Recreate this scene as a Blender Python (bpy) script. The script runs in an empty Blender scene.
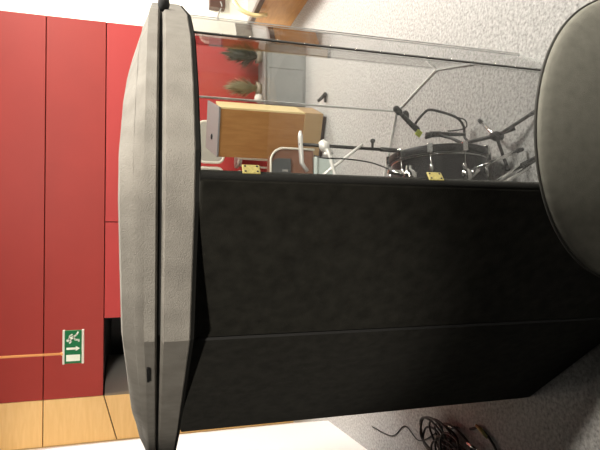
import bpy, bmesh, math, random
from mathutils import Vector, Matrix, noise
random.seed(7)
C = bpy.context.scene.collection
PI = math.pi

# ---------------------------------------------------------------- materials
def mat(name, col, rough=.6, metal=0., var=0., scale=20., bump=0., bscale=200., spec=.5, coat=0., sheen=0.):
    m = bpy.data.materials.new(name); m.use_nodes = True
    nt = m.node_tree; b = nt.nodes['Principled BSDF']
    b.inputs['Base Color'].default_value = (*col, 1); b.inputs['Roughness'].default_value = rough
    b.inputs['Metallic'].default_value = metal; b.inputs['Specular IOR Level'].default_value = spec
    b.inputs['Coat Weight'].default_value = coat; b.inputs['Sheen Weight'].default_value = sheen
    tc = nt.nodes.new('ShaderNodeTexCoord')
    if var:
        n = nt.nodes.new('ShaderNodeTexNoise'); n.inputs['Scale'].default_value = scale; n.inputs['Detail'].default_value = 6
        r = nt.nodes.new('ShaderNodeValToRGB')
        r.color_ramp.elements[0].position = .3; r.color_ramp.elements[1].position = .7
        r.color_ramp.elements[0].color = (*[c*(1-var) for c in col], 1)
        r.color_ramp.elements[1].color = (*[min(1, c*(1+var)) for c in col], 1)
        nt.links.new(tc.outputs['Object'], n.inputs['Vector']); nt.links.new(n.outputs['Fac'], r.inputs['Fac'])
        nt.links.new(r.outputs['Color'], b.inputs['Base Color'])
    if bump:
        n2 = nt.nodes.new('ShaderNodeTexNoise'); n2.inputs['Scale'].default_value = bscale; n2.inputs['Detail'].default_value = 4
        bp = nt.nodes.new('ShaderNodeBump'); bp.inputs['Strength'].default_value = bump; bp.inputs['Distance'].default_value = .004
        nt.links.new(tc.outputs['Object'], n2.inputs['Vector']); nt.links.new(n2.outputs['Fac'], bp.inputs['Height'])
        nt.links.new(bp.outputs['Normal'], b.inputs['Normal'])
    return m

def wood(name, a, b_, scale=(3, 3, .5), rough=.4):
    m = bpy.data.materials.new(name); m.use_nodes = True
    nt = m.node_tree; b = nt.nodes['Principled BSDF']; b.inputs['Roughness'].default_value = rough
    tc = nt.nodes.new('ShaderNodeTexCoord'); mp = nt.nodes.new('ShaderNodeMapping'); mp.inputs['Scale'].default_value = scale
    n = nt.nodes.new('ShaderNodeTexNoise'); n.inputs['Scale'].default_value = 6; n.inputs['Detail'].default_value = 8
    n.inputs['Distortion'].default_value = .6
    r = nt.nodes.new('ShaderNodeValToRGB'); r.color_ramp.elements[0].position = .3; r.color_ramp.elements[1].position = .7
    r.color_ramp.elements[0].color = (*a, 1); r.color_ramp.elements[1].color = (*b_, 1)
    nt.links.new(tc.outputs['Object'], mp.inputs['Vector']); nt.links.new(mp.outputs['Vector'], n.inputs['Vector'])
    nt.links.new(n.outputs['Fac'], r.inputs['Fac']); nt.links.new(r.outputs['Color'], b.inputs['Base Color'])
    return m

def floor_mat():
    m = bpy.data.materials.new('speckled_grey_floor'); m.use_nodes = True
    nt = m.node_tree; b = nt.nodes['Principled BSDF']; b.inputs['Roughness'].default_value = .55
    tc = nt.nodes.new('ShaderNodeTexCoord')
    n = nt.nodes.new('ShaderNodeTexNoise'); n.inputs['Scale'].default_value = 55; n.inputs['Detail'].default_value = 5; n.inputs['Roughness'].default_value = .75
    r = nt.nodes.new('ShaderNodeValToRGB')
    e = r.color_ramp.elements; e[0].position = .33; e[0].color = (.20, .195, .185, 1); e[1].position = .62; e[1].color = (.56, .55, .535, 1)
    v = nt.nodes.new('ShaderNodeTexVoronoi'); v.inputs['Scale'].default_value = 38
    r2 = nt.nodes.new('ShaderNodeValToRGB'); e = r2.color_ramp.elements
    e[0].position = .0; e[0].color = (.55, .55, .55, 1); e[1].position = .35; e[1].color = (1, 1, 1, 1)
    mx = nt.nodes.new('ShaderNodeMix'); mx.data_type = 'RGBA'; mx.blend_type = 'MULTIPLY'; mx.inputs['Factor'].default_value = .8
    nt.links.new(tc.outputs['Object'], n.inputs['Vector']); nt.links.new(tc.outputs['Object'], v.inputs['Vector'])
    nt.links.new(n.outputs['Fac'], r.inputs['Fac']); nt.links.new(v.outputs['Distance'], r2.inputs['Fac'])
    nt.links.new(r.outputs['Color'], mx.inputs[6]); nt.links.new(r2.outputs['Color'], mx.inputs[7])
    nt.links.new(mx.outputs[2], b.inputs['Base Color'])
    return m

def acrylic_mat():
    m = bpy.data.materials.new('clear_acrylic'); m.use_nodes = True
    nt = m.node_tree; nt.nodes.clear()
    o = nt.nodes.new('ShaderNodeOutputMaterial'); mx = nt.nodes.new('ShaderNodeMixShader')
    t = nt.nodes.new('ShaderNodeBsdfTransparent'); t.inputs['Color'].default_value = (.97, .975, .972, 1)
    g = nt.nodes.new('ShaderNodeBsdfGlossy'); g.inputs['Roughness'].default_value = .015
    f = nt.nodes.new('ShaderNodeFresnel'); ge = nt.nodes.new('ShaderNodeNewGeometry')
    mr = nt.nodes.new('ShaderNodeMapRange'); mr.inputs['To Min'].default_value = 1.38; mr.inputs['To Max'].default_value = 1/1.38
    nt.links.new(ge.outputs['Backfacing'], mr.inputs['Value']); nt.links.new(mr.outputs['Result'], f.inputs['IOR'])
    nt.links.new(f.outputs['Fac'], mx.inputs['Fac']); nt.links.new(t.outputs[0], mx.inputs[1]); nt.links.new(g.outputs[0], mx.inputs[2])
    nt.links.new(mx.outputs[0], o.inputs['Surface'])
    return m

M = dict(
    floor=floor_mat(), acrylic=acrylic_mat(),
    edge=mat('frosted_acrylic_edge', (.85, .86, .84), .3),
    red=mat('red_lacquered_panel', (.365, .034, .025), .6, var=.04, scale=2),
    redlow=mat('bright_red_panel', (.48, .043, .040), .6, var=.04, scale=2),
    groove=mat('dark_joint', (.03, .008, .008), .8),
    tan=wood('pale_tan_veneer', (.86, .55, .22), (.93, .62, .27), (.6, 6, 6), .45),
    tandk=wood('tan_edge_trim', (.40, .27, .12), (.46, .31, .14), (.6, 6, 6), .5),
    white=mat('white_plaster', (.86, .84, .80), .7, bump=.05),
    cream=mat('cream_plaster', (.86, .83, .74), .7, bump=.05),
    ceil=mat('grey_ceiling', (.22, .215, .21), .8, bump=.1),
    black=mat('recess_dark', (.01, .01, .01), .5),
    steel=mat('brushed_steel', (.42, .40, .36), .32, .8),
    panel=mat('black_carpet_fabric', (.021, .0205, .017), .95, var=.3, scale=28, bump=.6, bscale=420, spec=.12, sheen=.02),
    panel2=mat('black_carpet_and_lip_shade', (.012, .012, .011), .95, bump=.5, bscale=420, spec=.1),
    roof=mat('grey_felt_fabric', (.27, .255, .23), .95, var=.13, scale=16, bump=.7, bscale=320, spec=.15),
    rooftop=mat('grey_felt_lid', (.28, .265, .24), .95, var=.13, scale=16, bump=.7, bscale=320, spec=.15),
    core=mat('black_rubber', (.012, .012, .012), .7),
    hinge=mat('black_hinge', (.035, .033, .03), .4, .3),
    chrome=mat('chrome', (.75, .74, .72), .16, 1.),
    alu=mat('satin_white_metal', (.80, .79, .76), .3, .2),
    gold=mat('brass_latch', (.42, .36, .13), .5, .3, var=.25, scale=180),
    dshell=mat('black_drum_wrap', (.006, .0055, .006), .4, spec=.2),
    dhead=mat('black_drum_head', (.018, .018, .018), .4),
    blkmetal=mat('black_powder_coat', (.025, .024, .023), .38, .4),
    rubber=mat('rubber_tip', (.02, .02, .02), .8),
    cable=mat('black_cable', (.012, .012, .012), .45),
    yellow=mat('yellow_green_tag', (.62, .72, .06), .5),
    oak=wood('honey_oak', (.38, .175, .055), (.47, .235, .08), (5, 5, .7), .38),
    oakpl=wood('lighter_oak', (.42, .27, .125), (.48, .32, .155), (5, 5, .7), .42),
    oakpale=wood('pale_wood_and_lit_side', (.80, .62, .30), (.86, .70, .38), (5, 5, .7), .4),
    oakor=wood('orange_oak', (.50, .23, .06), (.62, .31, .09), (5, .6, 5), .38),
    dkbrown=mat('dark_brown', (.07, .035, .025), .45),
    greytop=mat('grey_laminate', (.25, .24, .23), .5),
    greycab=mat('cool_grey_laminate', (.27, .28, .275), .5, var=.05, scale=4),
    chairgrey=mat('grey_seat_pad', (.42, .40, .34), .7, bump=.2),
    creammetal=mat('cream_painted_tube', (.85, .80, .68), .35),
    brownpad=mat('brown_vinyl', (.21, .095, .055), .42, var=.15, scale=10),
    bluegrey=mat('slate_upholstery', (.075, .08, .08), .7),
    mint=mat('pale_mint_plastic', (.58, .66, .62), .4),
    leaf=mat('dark_green_leaf', (.045, .055, .022), .5, var=.4, scale=9),
    olive=mat('pale_olive_leaf', (.32, .31, .19), .6, var=.3, scale=9),
    pot=mat('taupe_pot', (.33, .29, .22), .6),
    fnear=mat('charcoal_upholstery', (.25, .24, .20), .8, var=.10, scale=60, bump=.25, bscale=700, spec=.25),
    fedge=mat('dark_welt', (.05, .047, .04), .8),
    green=mat('sign_green', (.012, .16, .055), .35),
    signw=mat('sign_white', (.85, .88, .74), .4),
    frame=mat('sign_edge', (.78, .72, .62), .35),
    orange=mat('orange_brass_tube', (.80, .36, .12), .3, .25),
    bag=mat('white_fabric', (.8, .78, .72), .7, bump=.2),
    lampm=mat('white_lamp_housing', (.85, .85, .85), .5),
)

# ---------------------------------------------------------------- mesh builder
class MB:
    def __init__(s): s.v = []; s.f = []; s.sm = []
    def add(s, vs, fs, smooth=False, X=None):
        n = len(s.v)
        for v in vs:
            v = Vector(v); s.v.append(X @ v if X else v)
        for f in fs: s.f.append([n+i for i in f]); s.sm.append(smooth)
        return s
    def box(s, a, b, X=None):
        x0, y0, z0 = a; x1, y1, z1 = b
        vs = [(x0,y0,z0),(x1,y0,z0),(x1,y1,z0),(x0,y1,z0),(x0,y0,z1),(x1,y0,z1),(x1,y1,z1),(x0,y1,z1)]
        return s.add(vs, [(3,2,1,0),(4,5,6,7),(0,1,5,4),(1,2,6,5),(2,3,7,6),(3,0,4,7)], False, X)
    def prism(s, poly, z0, z1, X=None, smooth=False):
        n = len(poly)
        vs = [(p[0],p[1],z0) for p in poly]+[(p[0],p[1],z1) for p in poly]
        fs = [list(range(n))[::-1], list(range(n, 2*n))]
        s.add(vs, fs, False, X)
        b = len(s.v)-2*n
        for i in range(n):
            j = (i+1) % n; s.f.append([b+i, b+j, b+n+j, b+n+i]); s.sm.append(smooth)
        return s
    def tube(s, pts, r, n=10, cap=True, X=None):
        pts = [Vector(p) for p in pts]; k = len(pts)
        rs = r if isinstance(r, (list, tuple)) else [r]*k
        t0 = (pts[1]-pts[0]).normalized()
        up = Vector((0,0,1)) if abs(t0.z) < .9 else Vector((1,0,0))
        a = t0.cross(up).normalized(); vs = []
        for i, p in enumerate(pts):
            t = (pts[min(i+1,k-1)]-pts[max(i-1,0)]).normalized()
            a = (a - t*a.dot(t)).normalized(); b = t.cross(a)
            for j in range(n):
                q = 2*PI*j/n; vs.append(p + (a*math.cos(q)+b*math.sin(q))*rs[i])
        fs = [(i*n+j, i*n+(j+1)%n, (i+1)*n+(j+1)%n, (i+1)*n+j) for i in range(k-1) for j in range(n)]
        b0 = len(s.v); s.add(vs, fs, True, X)
        if cap:
            s.f.append([b0+j for j in range(n)][::-1]); s.sm.append(False)
            s.f.append([b0+(k-1)*n+j for j in range(n)]); s.sm.append(False)
        return s
    def lathe(s, prof, n=32, X=None):          # profile of (r, z) turned round Z
        k = len(prof); vs = [(r*math.cos(2*PI*j/n), r*math.sin(2*PI*j/n), z) for r, z in prof for j in range(n)]
        fs = [(i*n+j, i*n+(j+1)%n, (i+1)*n+(j+1)%n, (i+1)*n+j) for i in range(k-1) for j in range(n)]
        return s.add(vs, fs, True, X)
    def ball(s, c, r, n=12, m=8, X=None):
        r = r if isinstance(r, (tuple, list)) else (r, r, r)
        vs = []
        for i in range(m+1):
            a = PI*i/m
            for j in range(n):
                q = 2*PI*j/n
                vs.append((c[0]+r[0]*math.sin(a)*math.cos(q), c[1]+r[1]*math.sin(a)*math.sin(q), c[2]+r[2]*math.cos(a)))
        fs = [((i+1)*n+j, (i+1)*n+(j+1)%n, i*n+(j+1)%n, i*n+j) for i in range(m) for j in range(n)]
        return s.add(vs, fs, True, X)
    def build(s, name, m, parent=None, bevel=0., seg=2, smooth_deg=0):
        me = bpy.data.meshes.new(name)
        me.from_pydata([tuple(v) for v in s.v], [], s.f); me.update()
        for p, q in zip(me.polygons, s.sm): p.use_smooth = q
        bm = bmesh.new(); bm.from_mesh(me); bmesh.ops.remove_doubles(bm, verts=bm.verts, dist=1e-6)
        bmesh.ops.recalc_face_normals(bm, faces=bm.faces); bm.to_mesh(me); bm.free()
        if smooth_deg:
            for p in me.polygons: p.use_smooth = True
            me.set_sharp_from_angle(angle=math.radians(smooth_deg))
        me.materials.append(M[m] if isinstance(m, str) else m)
        o = bpy.data.objects.new(name, me); C.objects.link(o)
        if parent: o.parent = parent
        if bevel:
            b = o.modifiers.new('soft_edge', 'BEVEL'); b.width = bevel; b.segments = seg; b.limit_method = 'ANGLE'; b.angle_limit = math.radians(35)
        return o

def thing(name, label, cat, loc=(0,0,0), rz=0., group=None):
    o = bpy.data.objects.new(name, None); o.empty_display_size = .1; C.objects.link(o)
    o.location = loc; o.rotation_euler = (0,0,rz); o['label'] = label; o['category'] = cat
    if group: o['group'] = group
    return o
def tag(o, label, cat, group=None, kind=None):
    o['label'] = label; o['category'] = cat
    if group: o['group'] = group
    if kind: o['kind'] = kind
    return o
def struct(o, label, cat):
    o['kind'] = 'structure'; o['label'] = label; o['category'] = cat; return o
def copy_tree(o, parent=None):
    c = o.copy(); C.objects.link(c); c.parent = parent
    for ch in list(o.children): copy_tree(ch, c)
    return c
def offs(*l): return Matrix.Translation(Vector(l))
def rot(axis, d): return Matrix.Rotation(math.radians(d), 4, axis)
def frame_to(p, zdir, xhint=(0,0,1)):           # matrix whose local Z points along zdir
    z = Vector(zdir).normalized(); x = Vector(xhint); x = (x - z*x.dot(z)).normalized(); y = z.cross(x)
    m = Matrix((x, y, z)).transposed().to_4x4(); m.translation = Vector(p); return m
def arc(c, r, a0, a1, n): return [(c[0]+r*math.cos(math.radians(a0+(a1-a0)*i/n)), c[1]+r*math.sin(math.radians(a0+(a1-a0)*i/n))) for i in range(n+1)]
def smooth_path(pts, n=8):                      # Catmull-Rom through the points
    P = [Vector(p) for p in pts]; P = [2*P[0]-P[1]] + P + [2*P[-1]-P[-2]]; out = []
    for i in range(1, len(P)-2):
        a, b, c, d = P[i-1:i+3]
        for k in range(n):
            t = k/n
            out.append(.5*((2*b)+(c-a)*t+(2*a-5*b+4*c-d)*t*t+(3*b-a-3*c+d)*t**3))
    out.append(P[-2]); return out

# ---------------------------------------------------------------- setting
YW = 6.2
struct(MB().box((-4,-3,-.1),(7,9,0)).build('floor','floor'), 'speckled pale grey floor', 'floor')
struct(MB().box((-4,2.5,4.2),(7,9,4.3)).build('ceiling','ceil'), 'plain grey ceiling', 'ceiling')
# red panelled wall: boards with dark joints over a dark backing
w = MB(); g = .010
XR, XL = 2.32, -1.985
for z0, z1 in ((2.90,4.2),(2.27,2.90)): w.box((XL+g/2, YW, z0+g/2),(XR-.004, YW+.03, z1-g/2))
wl = struct(w.build('wall_red','red',None,.003), 'dark red panelled wall with thin dark joints', 'wall')
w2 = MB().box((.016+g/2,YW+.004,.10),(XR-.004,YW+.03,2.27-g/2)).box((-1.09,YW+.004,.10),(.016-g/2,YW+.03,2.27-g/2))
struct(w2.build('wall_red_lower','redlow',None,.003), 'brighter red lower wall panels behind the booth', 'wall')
struct(MB().box((XL,YW+.031,2.27),(XR,YW+.14,4.2)).box((-1.09,YW+.031,0),(XR,YW+.14,2.27)).build('wall_backing','groove'), 'dark backing in the joints of the red wall', 'wall')
struct(MB().box((-1.09,YW-.005,0),(1.9,YW+.03,.10)).build('baseboard_back','core'), 'dark baseboard under the red wall', 'baseboard')
# tan veneer strip at the far left end of the red wall, with a trim edge
t = MB().box((-2.52,YW,2.90+g/2),(XL,YW+.03,4.2)).box((-2.52,YW,2.27),(XL,YW+.03,2.90-g/2))
struct(t.build('wall_tan','tan',None,.003), 'pale tan veneer panels beside the red wall', 'wall')
struct(MB().box((-2.60,YW+.035,0),(XL,YW+.08,4.2)).build('wall_tan_backing','groove'), 'dark joint behind the tan panels', 'wall')
t = MB().prism([(-2.52,YW),(-1.985,YW),(-1.985,YW+.03),(-2.52,YW+.03)],0,2.10)
t.add([(-2.52,YW,2.10),(-1.985,YW,2.10),(-1.985,YW,2.258),(-2.52,YW,2.108),(-2.52,YW+.03,2.10),(-1.985,YW+.03,2.10),(-1.985,YW+.03,2.258),(-2.52,YW+.03,2.108)],
      [(0,1,2,3),(5,4,7,6),(1,5,6,2),(4,0,3,7),(3,2,6,7)])
struct(t.build('wall_tan_lower','tan'), 'lower tan veneer panel with a slanting top joint', 'wall')
t = MB().add([(-2.52,YW+.002,2.122),(-1.985,YW+.002,2.271),(-1.985,YW+.002,2.275),(-2.52,YW+.002,2.275),(-2.52,YW+.03,2.122),(-1.985,YW+.03,2.271),(-1.985,YW+.03,2.275),(-2.52,YW+.03,2.275)],
      [(0,1,2,3),(5,4,7,6),(1,5,6,2),(4,0,3,7),(3,2,6,7),(0,4,5,1)])
struct(t.build('trim_1','tan'), 'tan wedge between the upper and lower veneer panels', 'trim')
# dark doorway below the red panels with a curved jamb
d = MB().box((-1.985,YW+1.0,0),(-1.09,YW+1.05,2.27)).box((-1.12,YW+.14,0),(-1.09,YW+1.0,2.27)).box((-1.985,YW+.14,2.27),(-1.09,YW+1.05,2.30)).box((-2.02,YW+.5,0),(-1.985,YW+1.05,2.27))
struct(d.build('wall_recess','black'), 'inside of the doorway recess, its darkness painted black', 'wall')  # darkness of the opening is put into the black colour
n = 14
q = [(-1.99+.36*math.sin(PI/2*i/n), YW+.46-.46*math.cos(PI/2*i/n)) for i in range(n+1)]
j = MB(); j.prism(q+[(-1.99,YW+.46)],0,2.255,None,True)
struct(j.build('trim_2','steel'), 'curved metal jamb at the left of the dark doorway', 'trim')
# white side wall at the left
struct(MB().prism([(-1.82,3.62),(-1.985,4.86),(-2.515,YW+.0),(-2.515,YW+.3),(-2.75,YW+.3),(-2.3,4.86),(-2.13,3.62)],0,4.2).build('wall_left','white'), 'bright white side wall left of the booth', 'wall')
struct(MB().box((-2.545,YW-.02,0),(-2.500,YW,4.2)).build('trim_3','tandk'), 'darker tan edge strip between veneer and white wall', 'trim')
# bright far wall at the right
struct(MB().box((XR,8.6,0),(7,8.7,4.2)).build('wall_far','cream'), 'cream white wall far behind at the right', 'wall')
struct(MB().box((XR-.02,YW+.14,0),(XR+.0,8.6,4.2)).build('wall_return','cream'), 'white end wall behind the red wall', 'wall')

# ---------------------------------------------------------------- drum booth
A=(-.80,1.985); B=(-.322,1.437); Cc=(.104,1.135); D=(.552,1.492); Ee=(.83,2.06); Ff=(.988,2.826); G=(.835,3.375); Hh=(.28,3.62); I=(-.42,3.36); J=(-.93,2.70)
ring = [A,B,Cc,D,Ee,Ff,G,Hh,I,J]
ZT = 1.588
booth = thing('drum_booth', 'large many-sided drum booth with black fabric panels, clear sides and grey felt roof', 'drum booth', (0,2.4,0))
booth_inv = Matrix.Translation((0,-2.4,0))
def part(mb, name, m, parent=booth, bevel=0., seg=2, sd=0):
    mb.v = [booth_inv @ v for v in mb.v]; return mb.build(name, m, parent, bevel, seg, sd)
def wall_seg(a, b, th, z0, z1, shrink=.004):
    a = Vector((*a,0)); b = Vector((*b,0)); d = (b-a).normalized(); nrm = Vector((d.y,-d.x,0))   # outward
    a = a+d*shrink; b = b-d*shrink
    p = [a, b, b-nrm*th, a-nrm*th]
    return MB().prism([(v.x,v.y) for v in p], z0, z1)
for a, b in ((A,B),(B,Cc)):
    p = part(wall_seg(a,b,.045,.0,ZT+.002,.003), 'fabric_panel', 'panel', booth, .007, 3)
for a, b in ((I,J),(J,A)):
    p = part(wall_seg(a,b,.045,.0,ZT+.002,.003), 'fabric_panel', 'panel', booth, .007, 3)
for a, b in ((Cc,D),(D,Ee),(Ee,Ff),(Ff,G),(G,Hh),(Hh,I)):
    part(wall_seg(a,b,.006,.0125,ZT+.002,.004), 'acrylic_panel', 'acrylic')
    part(wall_seg(a,b,.008,.0,.012,.004), 'bottom_edge', 'edge')
# hinge strips down the acrylic joints, screws as sub-parts
def hinge(p, dirv, wd, z1=ZT+.001, screws=True, m='hinge', r=.0036):
    dv = Vector((dirv[0],dirv[1],0)).normalized(); nv = Vector((dv.y,-dv.x,0)); c = Vector((*p,0))
    pts = [c-dv*wd/2+nv*.002, c+dv*wd/2+nv*.002, c+dv*wd/2+nv*.006, c-dv*wd/2+nv*.006]
    o = part(MB().prism([(q.x,q.y) for q in pts], .01, z1), 'hinge', m)
    if screws:
        z = .06
        while z < z1:
            part(MB().ball(c+nv*.006+Vector((0,0,z)), r, 8, 5), 'screw', 'chrome', o); z += .085
    return o
hinge(D, (Ee[0]-Cc[0], Ee[1]-Cc[1]), .011)
hinge(Ff, (G[0]-Ee[0], G[1]-Ee[1]), .010, screws=False)
hinge(G, (Hh[0]-Ff[0], Hh[1]-Ff[1]), .016, screws=False, m='edge')
hinge(Ee, (Ff[0]-D[0], Ff[1]-D[1]), .006, screws=False, m='edge')
# corner seam flap at the edge of the black panel and the clear one
part(MB().tube([(Cc[0]+.004,Cc[1]+.012,.0),(Cc[0]+.004,Cc[1]+.012,ZT+.002)],.011,10), 'corner_trim', 'panel2')
part(MB().box((B[0]-.004,B[1]-.004,.01),(B[0]+.004,B[1]+.006,ZT-.02)), 'panel_seam', 'core')
# brass latches near that corner, behind the clear panel edge
dcd = Vector((D[0]-Cc[0],D[1]-Cc[1],0)).normalized(); ncd = Vector((dcd.y,-dcd.x,0))
for z in (1.0,1.475):
    X = frame_to(Vector((*Cc,z))+dcd*.026+ncd*.002, ncd, (0,0,1))
    s = MB().box((-.021,-.014,0),(.021,.014,.004),X)
    o = part(s,'latch','gold',booth,.002)
    for u in (-.014,.014):
        for v in (-.008,.008): part(MB().ball((u,v,.004),.0028,8,5,X),'rivet','hinge',o)
# roof
def inset(poly, d):
    n = len(poly); out = []
    for i in range(n):
        p0, p1, p2 = Vector(poly[i-1]), Vector(poly[i]), Vector(poly[(i+1)%n])
        d1 = (p1-p0).normalized(); d2 = (p2-p1).normalized()
        n1 = Vector((-d1.y,d1.x)); n2 = Vector((-d2.y,d2.x)); k = (n1+n2).normalized()
        out.append(p1 + k*(d/max(.3,k.dot(n1))))
    return out
R0 = [Vector(p) for p in ((-1.17,2.62),(-.82,2.05),(-.69,1.865),(-.295,1.305),(-.11,1.24),(.05,1.175),(.17,1.163),(.34,1.255),(.50,1.375),(.64,1.575),(.92,2.18),(1.07,2.80),(.90,3.45),(.30,3.72),(-.46,3.46),(-1.10,3.0))]
T0 = [Vector(p) for p in ((-1.10,2.72),(-.835,2.22),(-.675,1.89),(-.285,1.33),(-.11,1.245),(.05,1.18),(.165,1.19),(.32,1.33),(.42,1.48),(.52,1.68),(.78,2.30),(.93,2.80),(.84,3.36),(.30,3.62),(-.42,3.36),(-1.0,2.98))]
T1 = [a.lerp(b,.5) for a, b in zip(R0,T0)]
def loft(levels):
    s = MB(); n = len(levels[0][0]); vs = [(p.x,p.y,z) for poly, z in levels for p in poly]
    fs = [(i*n+j, i*n+(j+1)%n, (i+1)*n+(j+1)%n, (i+1)*n+j) for i in range(len(levels)-1) for j in range(n)]
    fs += [list(range(n))[::-1], list(range((len(levels)-1)*n, len(levels)*n))]
    return s.add(vs, fs)
part(loft([(inset(R0,.030),ZT-.002),(inset(R0,.012),ZT-.002),(inset(R0,.003),ZT+.002),(inset(R0,.003),ZT+.012)]), 'slab_lip_shade', 'panel2')  # dark strip painted in for the shade under the slab edge
part(loft([(inset(R0,.004),ZT+.010),(inset(R0,.0),ZT+.014),(inset(R0,.0),1.664),(inset(R0,.010),1.672)]), 'roof_slab', 'roof', booth, 0, 3, 34.7)
part(loft([(inset(R0,.022),1.668),(inset(R0,.022),1.692)]), 'gap_dark', 'core')  # black filler stands in for the darkness inside the gap
rl = part(loft([(inset(R0,.012),1.681),(inset(R0,.003),1.686),(inset(R0,.003),1.711)]), 'roof_lid', 'rooftop', booth, 0, 2, 34.7)
part(loft([(inset(R0,.006),1.7095),([a.lerp(b,.35) for a,b in zip(R0,T0)],1.731),(T1,1.735)]), 'lid_layer', 'rooftop', rl, 0, 2, 48)
part(loft([([a.lerp(b,.45) for a,b in zip(R0,T0)],1.734),(T0,1.762),(inset(T0,.02),1.767),(inset(T0,.12),1.770)]), 'lid_top', 'rooftop', rl, 0, 2, 48)
# handle slot on the left face of the lid, rubber cap at the right corner of the gap
ab = (R0[3]-R0[2]).normalized(); nab = Vector((ab.y,-ab.x,0)); pg = R0[2].lerp(R0[3],.66)
X = frame_to((pg.x,pg.y,1.7035), (nab.x,nab.y,0), (0,0,1))
part(MB().prism([(x,y) for x,y in arc((0,.052),.0036,0,180,8)+arc((0,-.052),.0036,180,360,8)],-.006,.0035,X), 'handle_slot', 'core', rl)
part(MB().ball((.715,1.70,1.668),(.026,.026,.019),16,10), 'corner_cap', 'core')

# ---------------------------------------------------------------- bass drum
bd = thing('bass_drum', 'black bass drum with chrome lugs lying on its side in the booth', 'drum', (.13,2.33,.270))
nd = Vector((math.cos(math.radians(6)), math.sin(math.radians(6)), 0))
X0 = frame_to((0,0,0), nd, (0,0,1))
def bpart(mb, name, m, parent=bd, bevel=0.): return mb.build(name, m, parent, bevel)
RD = .238; L0, L1 = -.20, .215
bpart(MB().lathe([(RD,L0),(RD,L1)],64,X0),'shell','dshell')
for l, s in ((L1,1),(L0,-1)):
    bpart(MB().lathe([(RD+.004,l-.012),(RD+.018,l-.012),(RD+.020,l-.008),(RD+.020,l+.022),(RD+.016,l+.026),(RD+.006,l+.024),(RD+.004,l-.012)],64,X0),'hoop','dshell')
    bpart(MB().lathe([(RD+.0005,l-.022),(RD+.006,l-.022),(RD+.006,l-.012),(RD+.0005,l-.012)],64,X0),'hoop_inlay','chrome')
    h = MB().lathe([(0.0,l+.012),(RD-.02,l+.012),(RD+.004,l+.004)],64,X0); bpart(h,'drum_head','dhead')
for k in range(10):
    a = 2*PI*(k+.42)/10
    for l, s in ((L1,1),(L0,-1)):
        Y = X0 @ Matrix.Rotation(a,4,'Z')
        m_ = MB().ball((RD+.010,0,l-.085*s),(.012,.011,.024),10,8,Y)
        o = bpart(m_,'lug','chrome')
        m_ = MB().tube([(RD+.016,0,l-.07*s),(RD+.026,0,l+.02*s)],.0032,8,True,Y).box((RD+.014,-.013,l-.012),(RD+.031,.013,l+.030),Y)
        bpart(m_,'claw','chrome',o,.003)
# spur with bracket
def loc(p): return Vector(p)-Vector(bd.location)
sp = bpart(MB().tube([loc((.265,2.075,.255)),loc((.36,2.02,.045))],[.010,.009],10),'spur','chrome')
bpart(MB().ball(loc((.245,2.09,.275)),(.034,.026,.030),14,10).tube([loc((.225,2.10,.265)),loc((.275,2.06,.235))],.017,12),'spur_bracket','chrome',sp)
bpart(MB().tube([loc((.358,2.021,.05)),loc((.368,2.015,.022))],[.012,.009],10),'rubber_foot','rubber',sp)
sp = bpart(MB().tube([loc((.22,2.585,.255)),loc((.33,2.68,.02))],.009,10),'spur','chrome')
# tom holder
th = bpart(MB().tube([loc((.245,2.20,.50)),loc((.262,2.215,.62))],.013,12).ball(loc((.235,2.135,.545)),(.034,.03,.034),14,10).tube([loc((.20,2.13,.56)),loc((.28,2.14,.55))],.016,12),'tom_bracket','chrome')
ro = bpart(MB().tube([loc((.385,2.35,.52)),loc((.39,2.35,1.03))],.0085,10),'mount_post','blkmetal',th)
bpart(MB().tube([loc((.385,2.35,.50)),loc((.386,2.35,.60))],.012,10),'collar','blkmetal',ro)
bpart(MB().tube([loc((.386,2.35,.645)),loc((.425,2.345,.645))],.007,8).ball(loc((.425,2.345,.645)),.013),'wing_knob','blkmetal',ro)
bpart(MB().tube([loc((.455,2.35,1.022)),loc((.43,2.35,1.022)),loc((.30,2.35,1.014)),loc((.26,2.35,.985))],[.006,.012,.011,.010],10),'cross_tube','alu',ro)
bpart(MB().ball(loc((.385,2.335,.905)),(.028,.024,.026),12,8).tube([loc((.41,2.34,.92)),loc((.34,2.33,.875))],.017,10).ball(loc((.345,2.325,.90)),.011),'clamp','alu',ro)
bpart(MB().tube(smooth_path([loc((.37,2.325,.90)),loc((.345,2.31,.89)),loc((.28,2.30,.872)),loc((.19,2.29,.85))]),.0085,10),'tom_arm','alu',ro)
bpart(MB().tube([loc((.40,2.31,.715)),loc((.31,2.31,.83)),loc((.20,2.31,.97))],.0075,10),'tom_arm','alu',ro)
bpart(MB().tube(smooth_path([loc((.33,2.29,.97)),loc((.315,2.25,.93)),loc((.315,2.25,.82)),loc((.30,2.24,.69)),loc((.25,2.20,.57))]),.0035,8),'cable','cable',ro)

# ---------------------------------------------------------------- mic stand in front of the drum
ms = thing('microphone_stand', 'low black tripod microphone stand on the floor beside the bass drum', 'microphone stand', (.44,2.12,0))
def ml(p): return Vector(p)-Vector(ms.location)
def mpart(mb, name, m, parent=ms): return mb.build(name, m, parent)
mpart(MB().tube([ml((.445,2.125,.055)),ml((.443,2.13,.115))],[.020,.016],12).ball(ml((.444,2.128,.085)),.026),'pivot','blkmetal')
for e in ((.278,2.13,.012),(.535,1.935,.012),(.575,2.37,.012)):
    a = ml((.444,2.127,.085)); b = ml(e)
    o = mpart(MB().tube([a,b],.0085,8),'leg','chrome' if e[1] > 2.3 else 'blkmetal')
    mpart(MB().tube([a.lerp(b,.86),b],[.011,.010],8),'rubber_foot','rubber',o)
mpart(MB().tube([ml((.42,2.24,.20)),ml((.444,2.13,.10)),ml((.475,2.06,.03))],.0105,10),'boom_bar','blkmetal')
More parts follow.
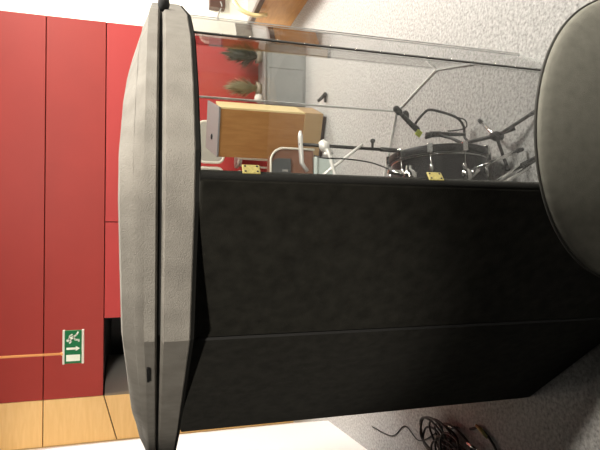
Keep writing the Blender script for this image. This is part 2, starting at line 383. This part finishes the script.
mpart(MB().tube([ml((.42,2.24,.20)),ml((.47,2.38,.17)),ml((.50,2.45,.22)),ml((.478,2.45,.29))],.009,10),'gooseneck','blkmetal')
mpart(MB().tube([ml((.495,2.45,.285)),ml((.505,2.45,.17)),ml((.51,2.45,.045))],[.013,.012,.009],10).tube([ml((.497,2.45,.262)),ml((.503,2.45,.20))],.017,10),'bar','blkmetal')
mic = thing('microphone', 'black microphone pointing up and away on the low tripod stand', 'microphone', (.54,2.45,.37))
def mk(p): return Vector(p)-Vector(mic.location)
MB().tube([mk((.515,2.45,.335)),mk((.525,2.45,.347)),mk((.545,2.45,.375)),mk((.60,2.45,.44))],[.015,.017,.014,.011],12).build('handle','blkmetal',mic)
MB().tube([mk((.597,2.45,.436)),mk((.603,2.45,.443)),mk((.625,2.45,.468)),mk((.632,2.45,.476))],[.011,.017,.018,.010],12).build('grille','rubber',mic)
MB().ball(mk((.595,2.47,.40)),(.03,.012,.022),12,8).build('mic_clip','blkmetal',mic)
MB().box((-.016,-.004,-.016),(.016,.004,.016), offs(*mk((.495,2.425,.345))) @ rot('Y',35)).build('tag','yellow',mic)
lp = smooth_path([(.535,2.478,.335),(.56,2.475,.335),(.60,2.44,.315),(.628,2.44,.275),(.625,2.45,.20),(.612,2.46,.12),(.595,2.47,.07),(.555,2.47,.04),(.50,2.47,.035),(.47,2.44,.03)])
tag(MB().tube(lp,.0075,8).build('microphone_cable','cable'),'black microphone cable looping beside the bass drum','cable')
lp = smooth_path([(.60,2.44,.11),(.585,2.43,.06),(.55,2.43,.05),(.53,2.43,.09),(.52,2.44,.16)])
tag(MB().tube(lp,.004,8).build('thin_cable','cable'),'thin short wire curling inside the microphone cable loop','cable')
# second stand whose leg shows near the booth edge
st = thing('hardware_stand', 'chrome stand leg with black rubber tip near the dark chair', 'stand', (.19,1.93,0))
def sl(p): return Vector(p)-Vector(st.location)
a = (.12,1.98,.34); b = (.288,1.915,.085)
MB().tube([sl(a),sl(b)],.0095,10).build('leg','chrome',st)
MB().tube([sl((.10,1.95,.34)),sl((.27,1.89,.085))],.0095,10).build('leg','chrome',st)
MB().tube([sl((.272,1.91,.11)),sl((.308,1.895,.05))],[.017,.013],10).build('rubber_foot','rubber',st)
MB().tube([sl((.12,1.98,.36)),sl((.11,1.97,.0))],.011,10).build('pole','blkmetal',st)
MB().ball(sl((.115,1.97,.335)),.024).build('joint','blkmetal',st)

# ---------------------------------------------------------------- behind the booth
lec = thing('lectern', 'honey oak lectern with a sloping grey desk and lighter plinth', 'lectern', (1.0,5.22,0), math.radians(-21))
MB().box((-.265,-.20,.245),(.215,.20,1.108)).build('body','oak',lec,.004)
MB().box((.215,-.20,.245),(.232,.205,1.108)).build('lit_side','oakpale',lec,.002)  # side face that catches the light, painted as a paler wood
MB().box((-.265,-.21,.05),(.235,.20,.243)).build('plinth','oakpl',lec,.004)
MB().box((-.24,-.17,0),(.20,.18,.05)).build('base','dkbrown',lec)
o = MB().add([(-.265,-.21,1.10),(.232,-.21,1.10),(.232,.2,1.175),(-.265,.2,1.175),(-.265,-.21,1.12),(.232,-.21,1.12),(.232,.2,1.195),(-.265,.2,1.195)],
         [(3,2,1,0),(4,5,6,7),(0,1,5,4),(1,2,6,5),(2,3,7,6),(3,0,4,7)]).build('desk','greytop',lec,.003)
MB().ball((-.10,-.02,1.158),(.03,.022,.012),12,8).build('lock','core',lec)

def bar_chair(name, label, loc, rz=0., group='tall cream framed chairs'):
    t = thing(name, label, 'chair', loc, rz, group)
    def rrect(w, h, r, n=5):
        pts = []
        for cx, cz, a in ((w/2-r,h/2-r,0),(-w/2+r,h/2-r,90),(-w/2+r,-h/2+r,180),(w/2-r,-h/2+r,270)):
            pts += [(cx+r*math.cos(math.radians(a+90*i/n)), cz+r*math.sin(math.radians(a+90*i/n))) for i in range(n+1)]
        return pts
    X = offs(0,-.02,1.12) @ rot('X',90)
    MB().prism(rrect(.44,.26,.06),-.010,.010,X).build('backrest','chairgrey',t,.004)
    rr = rrect(.46,.28,.07); rr.append(rr[0])
    MB().tube([X @ Vector((p[0],p[1],0)) for p in rr],.016,8,False).build('back_frame','creammetal',t)
    S = offs(0,-.24,.78)
    MB().prism(rrect(.44,.42,.08),-.02,.02,S).build('seat','chairgrey',t,.01)
    for sx in (-1,1):
        MB().tube([(sx*.13,-.02,1.0),(sx*.13,0.0,.93),(sx*.17,-.02,.78),(sx*.20,.02,.0)],.013,8).build('leg','creammetal',t)
        MB().tube([(sx*.17,-.42,.76),(sx*.20,-.46,.0)],.013,8).build('leg','creammetal',t)
    MB().tube([(-.19,-.44,.30),(.19,-.44,.30)],.011,8).build('footrest','creammetal',t)
    return t
bar_chair('tall_chair','tall cream framed chair with grey back standing behind the oak lectern',(.92,5.68,0),PI+.08)
bar_chair('tall_chair','second tall cream framed chair nearer the black panel edge, half hidden',(.40,5.70,0),PI-.04)

bag = thing('duffel_bag','brown bag with slate flap and cream piping on a pale box left of the lectern','bag',(.57,4.90,.191))
def bag_outline(w, z0, z1, r, n=8):
    return [(-w/2,z0),(w/2,z0)]+[(w/2-r+r*math.cos(math.radians(90*i/n)), z1-r+r*math.sin(math.radians(90*i/n))) for i in range(n+1)]+[(-w/2+r+r*math.cos(math.radians(90+90*i/n)), z1-r+r*math.sin(math.radians(90+90*i/n))) for i in range(n+1)]
bo = bag_outline(.36,0,.44,.13)
MB().prism(bo,-.10,.10,rot('X',90),True).build('bag_body','brownpad',bag,.03,3)
MB().prism(bag_outline(.26,.24,.425,.06),.10,.112,offs(-.05,0,0) @ rot('X',90)).build('flap','bluegrey',bag,.004)
MB().tube(smooth_path([(q[0],-.102,q[1]) for q in bo[1:]],2),.011,8).build('piping','creammetal',bag)
MB().box((-.05,-.116,.27),(-.03,-.100,.33)).build('buckle','chrome',bag,.002)
cr = thing('storage_box','pale mint plastic storage box on the floor under the brown bag','box',(.57,4.90,0))
MB().box((-.12,-.15,0),(.10,.15,.17)).build('box_body','mint',cr,.012)
MB().box((-.13,-.16,.17),(.11,.16,.19)).build('lid','mint',cr,.006)
sb = thing('floor_clip','small black clip lying on the floor right of the lectern','clip',(1.33,4.98,0))
MB().tube([(.03,-.02,.02),(-.05,.0,.10)],[.022,.016],8).build('clip_body','blkmetal',sb)
MB().tube([(-.05,0,.02),(.05,.02,.016)],.014,8).build('clip_foot','blkmetal',sb)

cab = thing('low_cabinet','low grey cabinet carrying plants, right of the lectern','cabinet',(1.83,5.97,0))
MB().box((-.42,-.19,.0),(.40,.19,.48)).build('body','greycab',cab,.006)
MB().box((-.43,-.20,.48),(.41,.20,.50)).build('cabinet_top','greytop',cab,.004)
MB().box((-.40,-.196,.03),(-.01,-.19,.46)).build('door','greycab',cab); MB().box((.01,-.196,.03),(.38,-.19,.46)).build('door','greycab',cab)
def leaves(seed, n, base, spread, h, wd, cone):
    rnd = random.Random(seed); s = MB()
    for i in range(n):
        a = rnd.uniform(0,2*PI); tilt = rnd.uniform(.02,cone); L = h*rnd.uniform(.6,1.05)
        p0 = Vector((base[0]+rnd.uniform(-.02,.02), base[1]+rnd.uniform(-.02,.02), base[2])); pts = []
        dirv = Vector((math.cos(a),math.sin(a),0)); side = Vector((-math.sin(a),math.cos(a),0))
        for k in range(6):
            u = k/5; r = spread*math.sin(tilt)*(u+.8*u*u)/1.4; z = L*math.cos(tilt)*(u-.25*tilt*u*u)
            pts.append((p0+dirv*r+Vector((0,0,z)), wd*(math.sin(PI*(.12+.86*u)))))
        vs = []
        for p, ww in pts: vs += [p+side*ww, p+dirv*ww*.25, p-side*ww]
        fs = []
        for k in range(5):
            b = k*3; fs += [(b,b+1,b+4,b+3),(b+1,b+2,b+5,b+4)]
        s.add(vs, fs, True)
    return s
def plant(name, label, loc, leafm, potr, poth, args):
    t = thing(name, label, 'plant', loc)
    MB().lathe([(0,0),(potr*.72,0),(potr,poth),(potr*.9,poth),(potr*.86,poth-.02),(0,poth-.02)],24).build('pot','pot',t)
    leaves(*args).build('foliage',leafm,t)
    return t
plant('potted_plant','dark leafy potted plant on the grey cabinet',(2.01,5.95,.50),'leaf',.09,.07,(3,280,(0,0,.05),.19,.46,.013,1.1))
plant('potted_plant','pale olive grassy potted plant on the left of the grey cabinet',(1.63,5.97,.50),'olive',.08,.06,(5,260,(0,0,.05),.15,.44,.010,.9))
tag(MB().ball((1.485,5.86,.552),(.055,.05,.052),16,10).build('white_bag','bag'),'small white bundle on the corner of the grey cabinet','bundle')

bench = thing('wooden_bench','long orange oak bench with dark top edge by the far wall','bench',(2.62,6.0,0))
MB().box((.03,-1.2,0),(.62,.72,.52)).build('body','oakor',bench,.004)
MB().box((.0,-1.2,.50),(.07,.75,.56)).build('top_edge','dkbrown',bench,.004)
MB().box((.07,-1.2,.52),(.62,.75,.545)).build('bench_top','greytop',bench)
MB().box((.62,-1.2,0),(.66,.75,.75)).build('back_board','greytop',bench,.004)
MB().tube(smooth_path([(-.02,.13,.40),(-.03,.17,.56),(.03,.20,.72),(.16,.26,.80)]),.026,10).build('end_post','oakpale',bench)
wb = thing('wall_box','small dark brown box fixed low on the cream far wall','box',(3.80,8.52,.76))
MB().box((-.20,-.08,-.13),(.20,.08,.13)).build('case','dkbrown',wb,.01)
MB().tube(smooth_path([(-.10,-.08,-.05),(-.18,-.07,-.07),(-.30,.05,-.02),(-.48,.06,-.05)]),.012,8).build('cord','greytop',wb)

# ---------------------------------------------------------------- emergency exit sign
sg = thing('exit_sign','green emergency exit sign with running man hanging from orange rod','sign',(-1.13,5.0,2.415))
MB().box((-.15,-.012,-.072),(.15,.012,.072)).build('sign_panel','green',sg,.002)
MB().box((-.155,-.016,.072),(.155,.016,.090)).build('edge_rail','frame',sg,.003); MB().box((-.155,-.016,-.090),(.155,.016,-.072)).build('edge_rail','frame',sg,.003)
yb, yf = -.0145, -.0118
def flat(s, poly): return s.prism([(p[0],p[1]) for p in poly], 0, .002, offs(0,-.0118,0) @ rot('X',90))
s = MB(); flat(s,[(-.128,-.058),(-.070,-.058),(-.070,.058),(-.128,.058)]); s.build('door_pictogram','signw',sg)
s = MB(); flat(s,[(-.004,.056),(-.024,.056),(-.024,-.026),(-.004,-.026)]); flat(s,[(-.036,-.022),(-.014,-.058),(.008,-.022)]); s.build('arrow','signw',sg)
s = MB()
flat(s,[(.060+.011*math.cos(2*PI*i/14),.047+.011*math.sin(2*PI*i/14)) for i in range(14)])
def limb(*pts, w=.013):
    for a, b in zip(pts, pts[1:]):
        a, b = Vector(a), Vector(b); d = (b-a).normalized(); nn = Vector((-d.y,d.x))*w/2; a = a-d*w*.3; b = b+d*w*.3
        flat(s,[a+nn,a-nn,b-nn,b+nn])
limb((.072,.034),(.092,-.002),w=.024)
limb((.070,.032),(.050,.018),(.038,.030),w=.013)
limb((.076,.034),(.104,.030),(.114,.010),w=.013)
limb((.088,-.002),(.066,-.016),(.064,-.046),(.052,-.048),w=.015)
limb((.094,-.004),(.110,-.026),(.134,-.040),w=.015)
s.build('running_figure','signw',sg)
MB().tube([(-.060,0,.085),(-.060,0,1.785)],.011,12).build('hanging_rod','orange',sg)
MB().lathe([(0,.11),(.011,.11),(.018,.095),(.018,.085),(0,.085)],14,offs(-.060,0,0)).build('rod_collar','orange',sg)

# ---------------------------------------------------------------- dark chair in front
ch = thing('upholstered_chair','charcoal upholstered chair with rounded back close in front','chair',(.16,.40,0))
T = offs(-.005,.243,.858) @ rot('X',90-4)
bp = [(.255*math.cos(math.radians(a)), .255*math.sin(math.radians(a))) for a in range(-20,201,4)]
bp = bp + [(-.215,-.20),(-.17,-.30),(.17,-.30),(.215,-.20)]
def curve(p, z): return T @ Vector((p[0], p[1], z-.85*p[0]**2))
cb_ = MB(); rings = [(.02,.013),(.3,.013),(.55,.013),(.78,.013),(.93,.012),(.98,.009),(1.,.004),(1.,-.004),(.98,-.009),(.93,-.012),(.78,-.013),(.4,-.013),(.02,-.013)]
n = len(bp); vs = [curve((p[0]*k,p[1]*k),z) for k, z in rings for p in bp]
cb_.add(vs, [(i*n+j, i*n+(j+1)%n, (i+1)*n+(j+1)%n, (i+1)*n+j) for i in range(len(rings)-1) for j in range(n)]+[tuple(range(n)), tuple(range((len(rings)-1)*n, len(rings)*n))], True)
cb_.build('backrest','fnear',ch)
rim = smooth_path([curve((p[0]*1.004,p[1]*1.004),.0) for p in bp[:57]],2)
MB().tube(rim,.0024,8).build('welt','fedge',ch)
sq = [(.25*math.copysign(abs(math.cos(a))**.7,math.cos(a)), -.02+.24*math.copysign(abs(math.sin(a))**.7,math.sin(a))) for a in [2*PI*i/36 for i in range(36)]]
MB().prism(sq,.42,.50,None,True).build('seat','fnear',ch,.025,4)
for sx in (-1,1):
    MB().tube([(sx*.15,.20,.40),(sx*.15,.25,.60),(sx*.13,.262,.66)],.012,8).build('back_support','blkmetal',ch)
    for sy in (-.2,.18): MB().tube([(sx*.19,sy,.42),(sx*.22,sy*1.15,.0)],.014,10).build('leg','blkmetal',ch)

# ---------------------------------------------------------------- cables on the floor left of the booth
cb = thing('cable_bundle','tangled bundle of black cables on the floor by the white wall','cables',(-1.22,2.62,0))
rnd = random.Random(11)
for k in range(13):
    cx, cy = rnd.uniform(-.11,.05), rnd.uniform(-.12,.14); a0 = rnd.uniform(0,6.3); rx, ry = rnd.uniform(.04,.10), rnd.uniform(.07,.19); pts = []
    for i in range(26):
        q = a0+i*.55; pts.append((cx+rx*math.cos(q)*(1+.1*math.sin(3*q+k)), cy+ry*math.sin(q)*(1+.1*math.cos(2*q)), (.012+.0045*k)+.01*math.sin(q*2+k)+.014))
    MB().tube(smooth_path(pts,3),.0065,6).build('cable_loop','cable',cb)
for a, b in (((.045,.02,.04),(.07,-.10,.02)),((.04,-.22,.05),(.02,-.30,.02))):
    MB().tube([a,Vector(a).lerp(Vector(b),.55),b],[.008,.012,.010],10).build('plug','chrome',cb)
c2 = thing('loose_plug','single audio plug on a short cable in the shadow','plug',(-1.10,2.29,0))
MB().tube(smooth_path([(-.05,-.10,.01),(.0,-.03,.012),(.02,.05,.012),(-.02,.14,.01)]),.007,8).build('lead','cable',c2)
MB().tube([(.0,-.02,.015),(.02,.04,.016),(.024,.08,.014)],[.010,.012,.008],10).build('plug_body','gold',c2)
tag(MB().tube(smooth_path([(-1.62,3.75,.005),(-1.55,3.4,.005),(-1.40,3.2,.005),(-1.42,3.0,.005),(-1.28,2.78,.006)]),.004,6).build('floor_cable','cable'),'thin dark cable trailing along the floor towards the cable bundle','cable')

# ---------------------------------------------------------------- light
def area(name, loc, target, size, power, col=(1,.95,.86), sy=None):
    l = bpy.data.lights.new(name,'AREA'); l.energy = power; l.color = col; l.size = size
    if sy: l.shape = 'RECTANGLE'; l.size_y = sy
    o = bpy.data.objects.new(name,l); C.objects.link(o); o.location = loc
    o.rotation_euler = (Vector(target)-Vector(loc)).to_track_quat('-Z','Y').to_euler(); return o
def spot(name, loc, target, deg, power, col=(1,.95,.86), blend=.4, rad=.15):
    l = bpy.data.lights.new(name,'SPOT'); l.energy = power; l.color = col; l.spot_size = math.radians(deg); l.spot_blend = blend; l.shadow_soft_size = rad
    o = bpy.data.objects.new(name,l); C.objects.link(o); o.location = loc
    o.rotation_euler = (Vector(target)-Vector(loc)).to_track_quat('-Z','Y').to_euler(); return o
area('ceiling_lamp_right',(4.0,3.4,4.1),(2.4,4.0,0),1.6,540)
area('ceiling_lamp_far',(4.2,7.0,4.1),(4.0,7.4,0),1.6,280)
spot('side_wall_fill',(2.6,5.3,4.1),(-1.95,4.25,1.3),36,850,(1,.97,.92))  # unseen spot added to bring the side wall up to white
spot('tan_wall_fill',(-1.0,4.5,4.1),(-2.45,6.2,2.7),24,55)  # helper spot without a known fixture, lifts the tan veneer
area('lectern_fill',(.9,2.3,4.1),(.8,5.2,.6),1.0,130)  # fill light added for the lectern front, no known fixture
spot('roof_fill_left',(-.2,-3.8,4.1),(-.15,1.3,1.80),17,1150,(1,.91,.78))  # invented spot, added to light the front edge of the booth roof
spot('roof_fill_right',(3.6,-.8,4.1),(.42,1.35,1.78),24,1250,(1,.93,.82))  # added fill for the roof edge above the clear panel, source made up
area('ceiling_lamp_front',(2.5,-1.9,3.9),(.2,.8,.6),.5,14)
spot('chair_fill',(3.3,.05,2.9),(.25,.62,1.0),18,620,(1,.95,.86))  # narrow fill added only to brighten the chair back
wd = bpy.data.worlds.new('room_ambience'); bpy.context.scene.world = wd; wd.use_nodes = True
wd.node_tree.nodes['Background'].inputs['Color'].default_value = (1,.95,.87,1)
wd.node_tree.nodes['Background'].inputs['Strength'].default_value = .014

# ---------------------------------------------------------------- camera (held sideways)
th_, ro_ = math.radians(15.7), math.radians(.5)
F = Vector((0,math.cos(th_),-math.sin(th_))); U = Vector((0,math.sin(th_),math.cos(th_))); Rr = Vector((1,0,0))
cx, cy = -U, Rr
X_ = cx*math.cos(ro_)+cy*math.sin(ro_); Y_ = -cx*math.sin(ro_)+cy*math.cos(ro_)
cm = bpy.data.cameras.new('camera'); cm.sensor_fit = 'HORIZONTAL'; cm.sensor_width = 36; cm.lens = 505/600*36; cm.clip_start = .02
co = bpy.data.objects.new('camera',cm); C.objects.link(co)
mw = Matrix((X_,Y_,-F)).transposed().to_4x4(); mw.translation = Vector((0,0,1.68)); co.matrix_world = mw
sc = bpy.context.scene; sc.camera = co
sc.view_settings.view_transform = 'Standard'; sc.view_settings.look = 'None'; sc.view_settings.exposure = 0.; sc.view_settings.gamma = 1
sc.cycles.max_bounces = 10; sc.cycles.transparent_max_bounces = 24
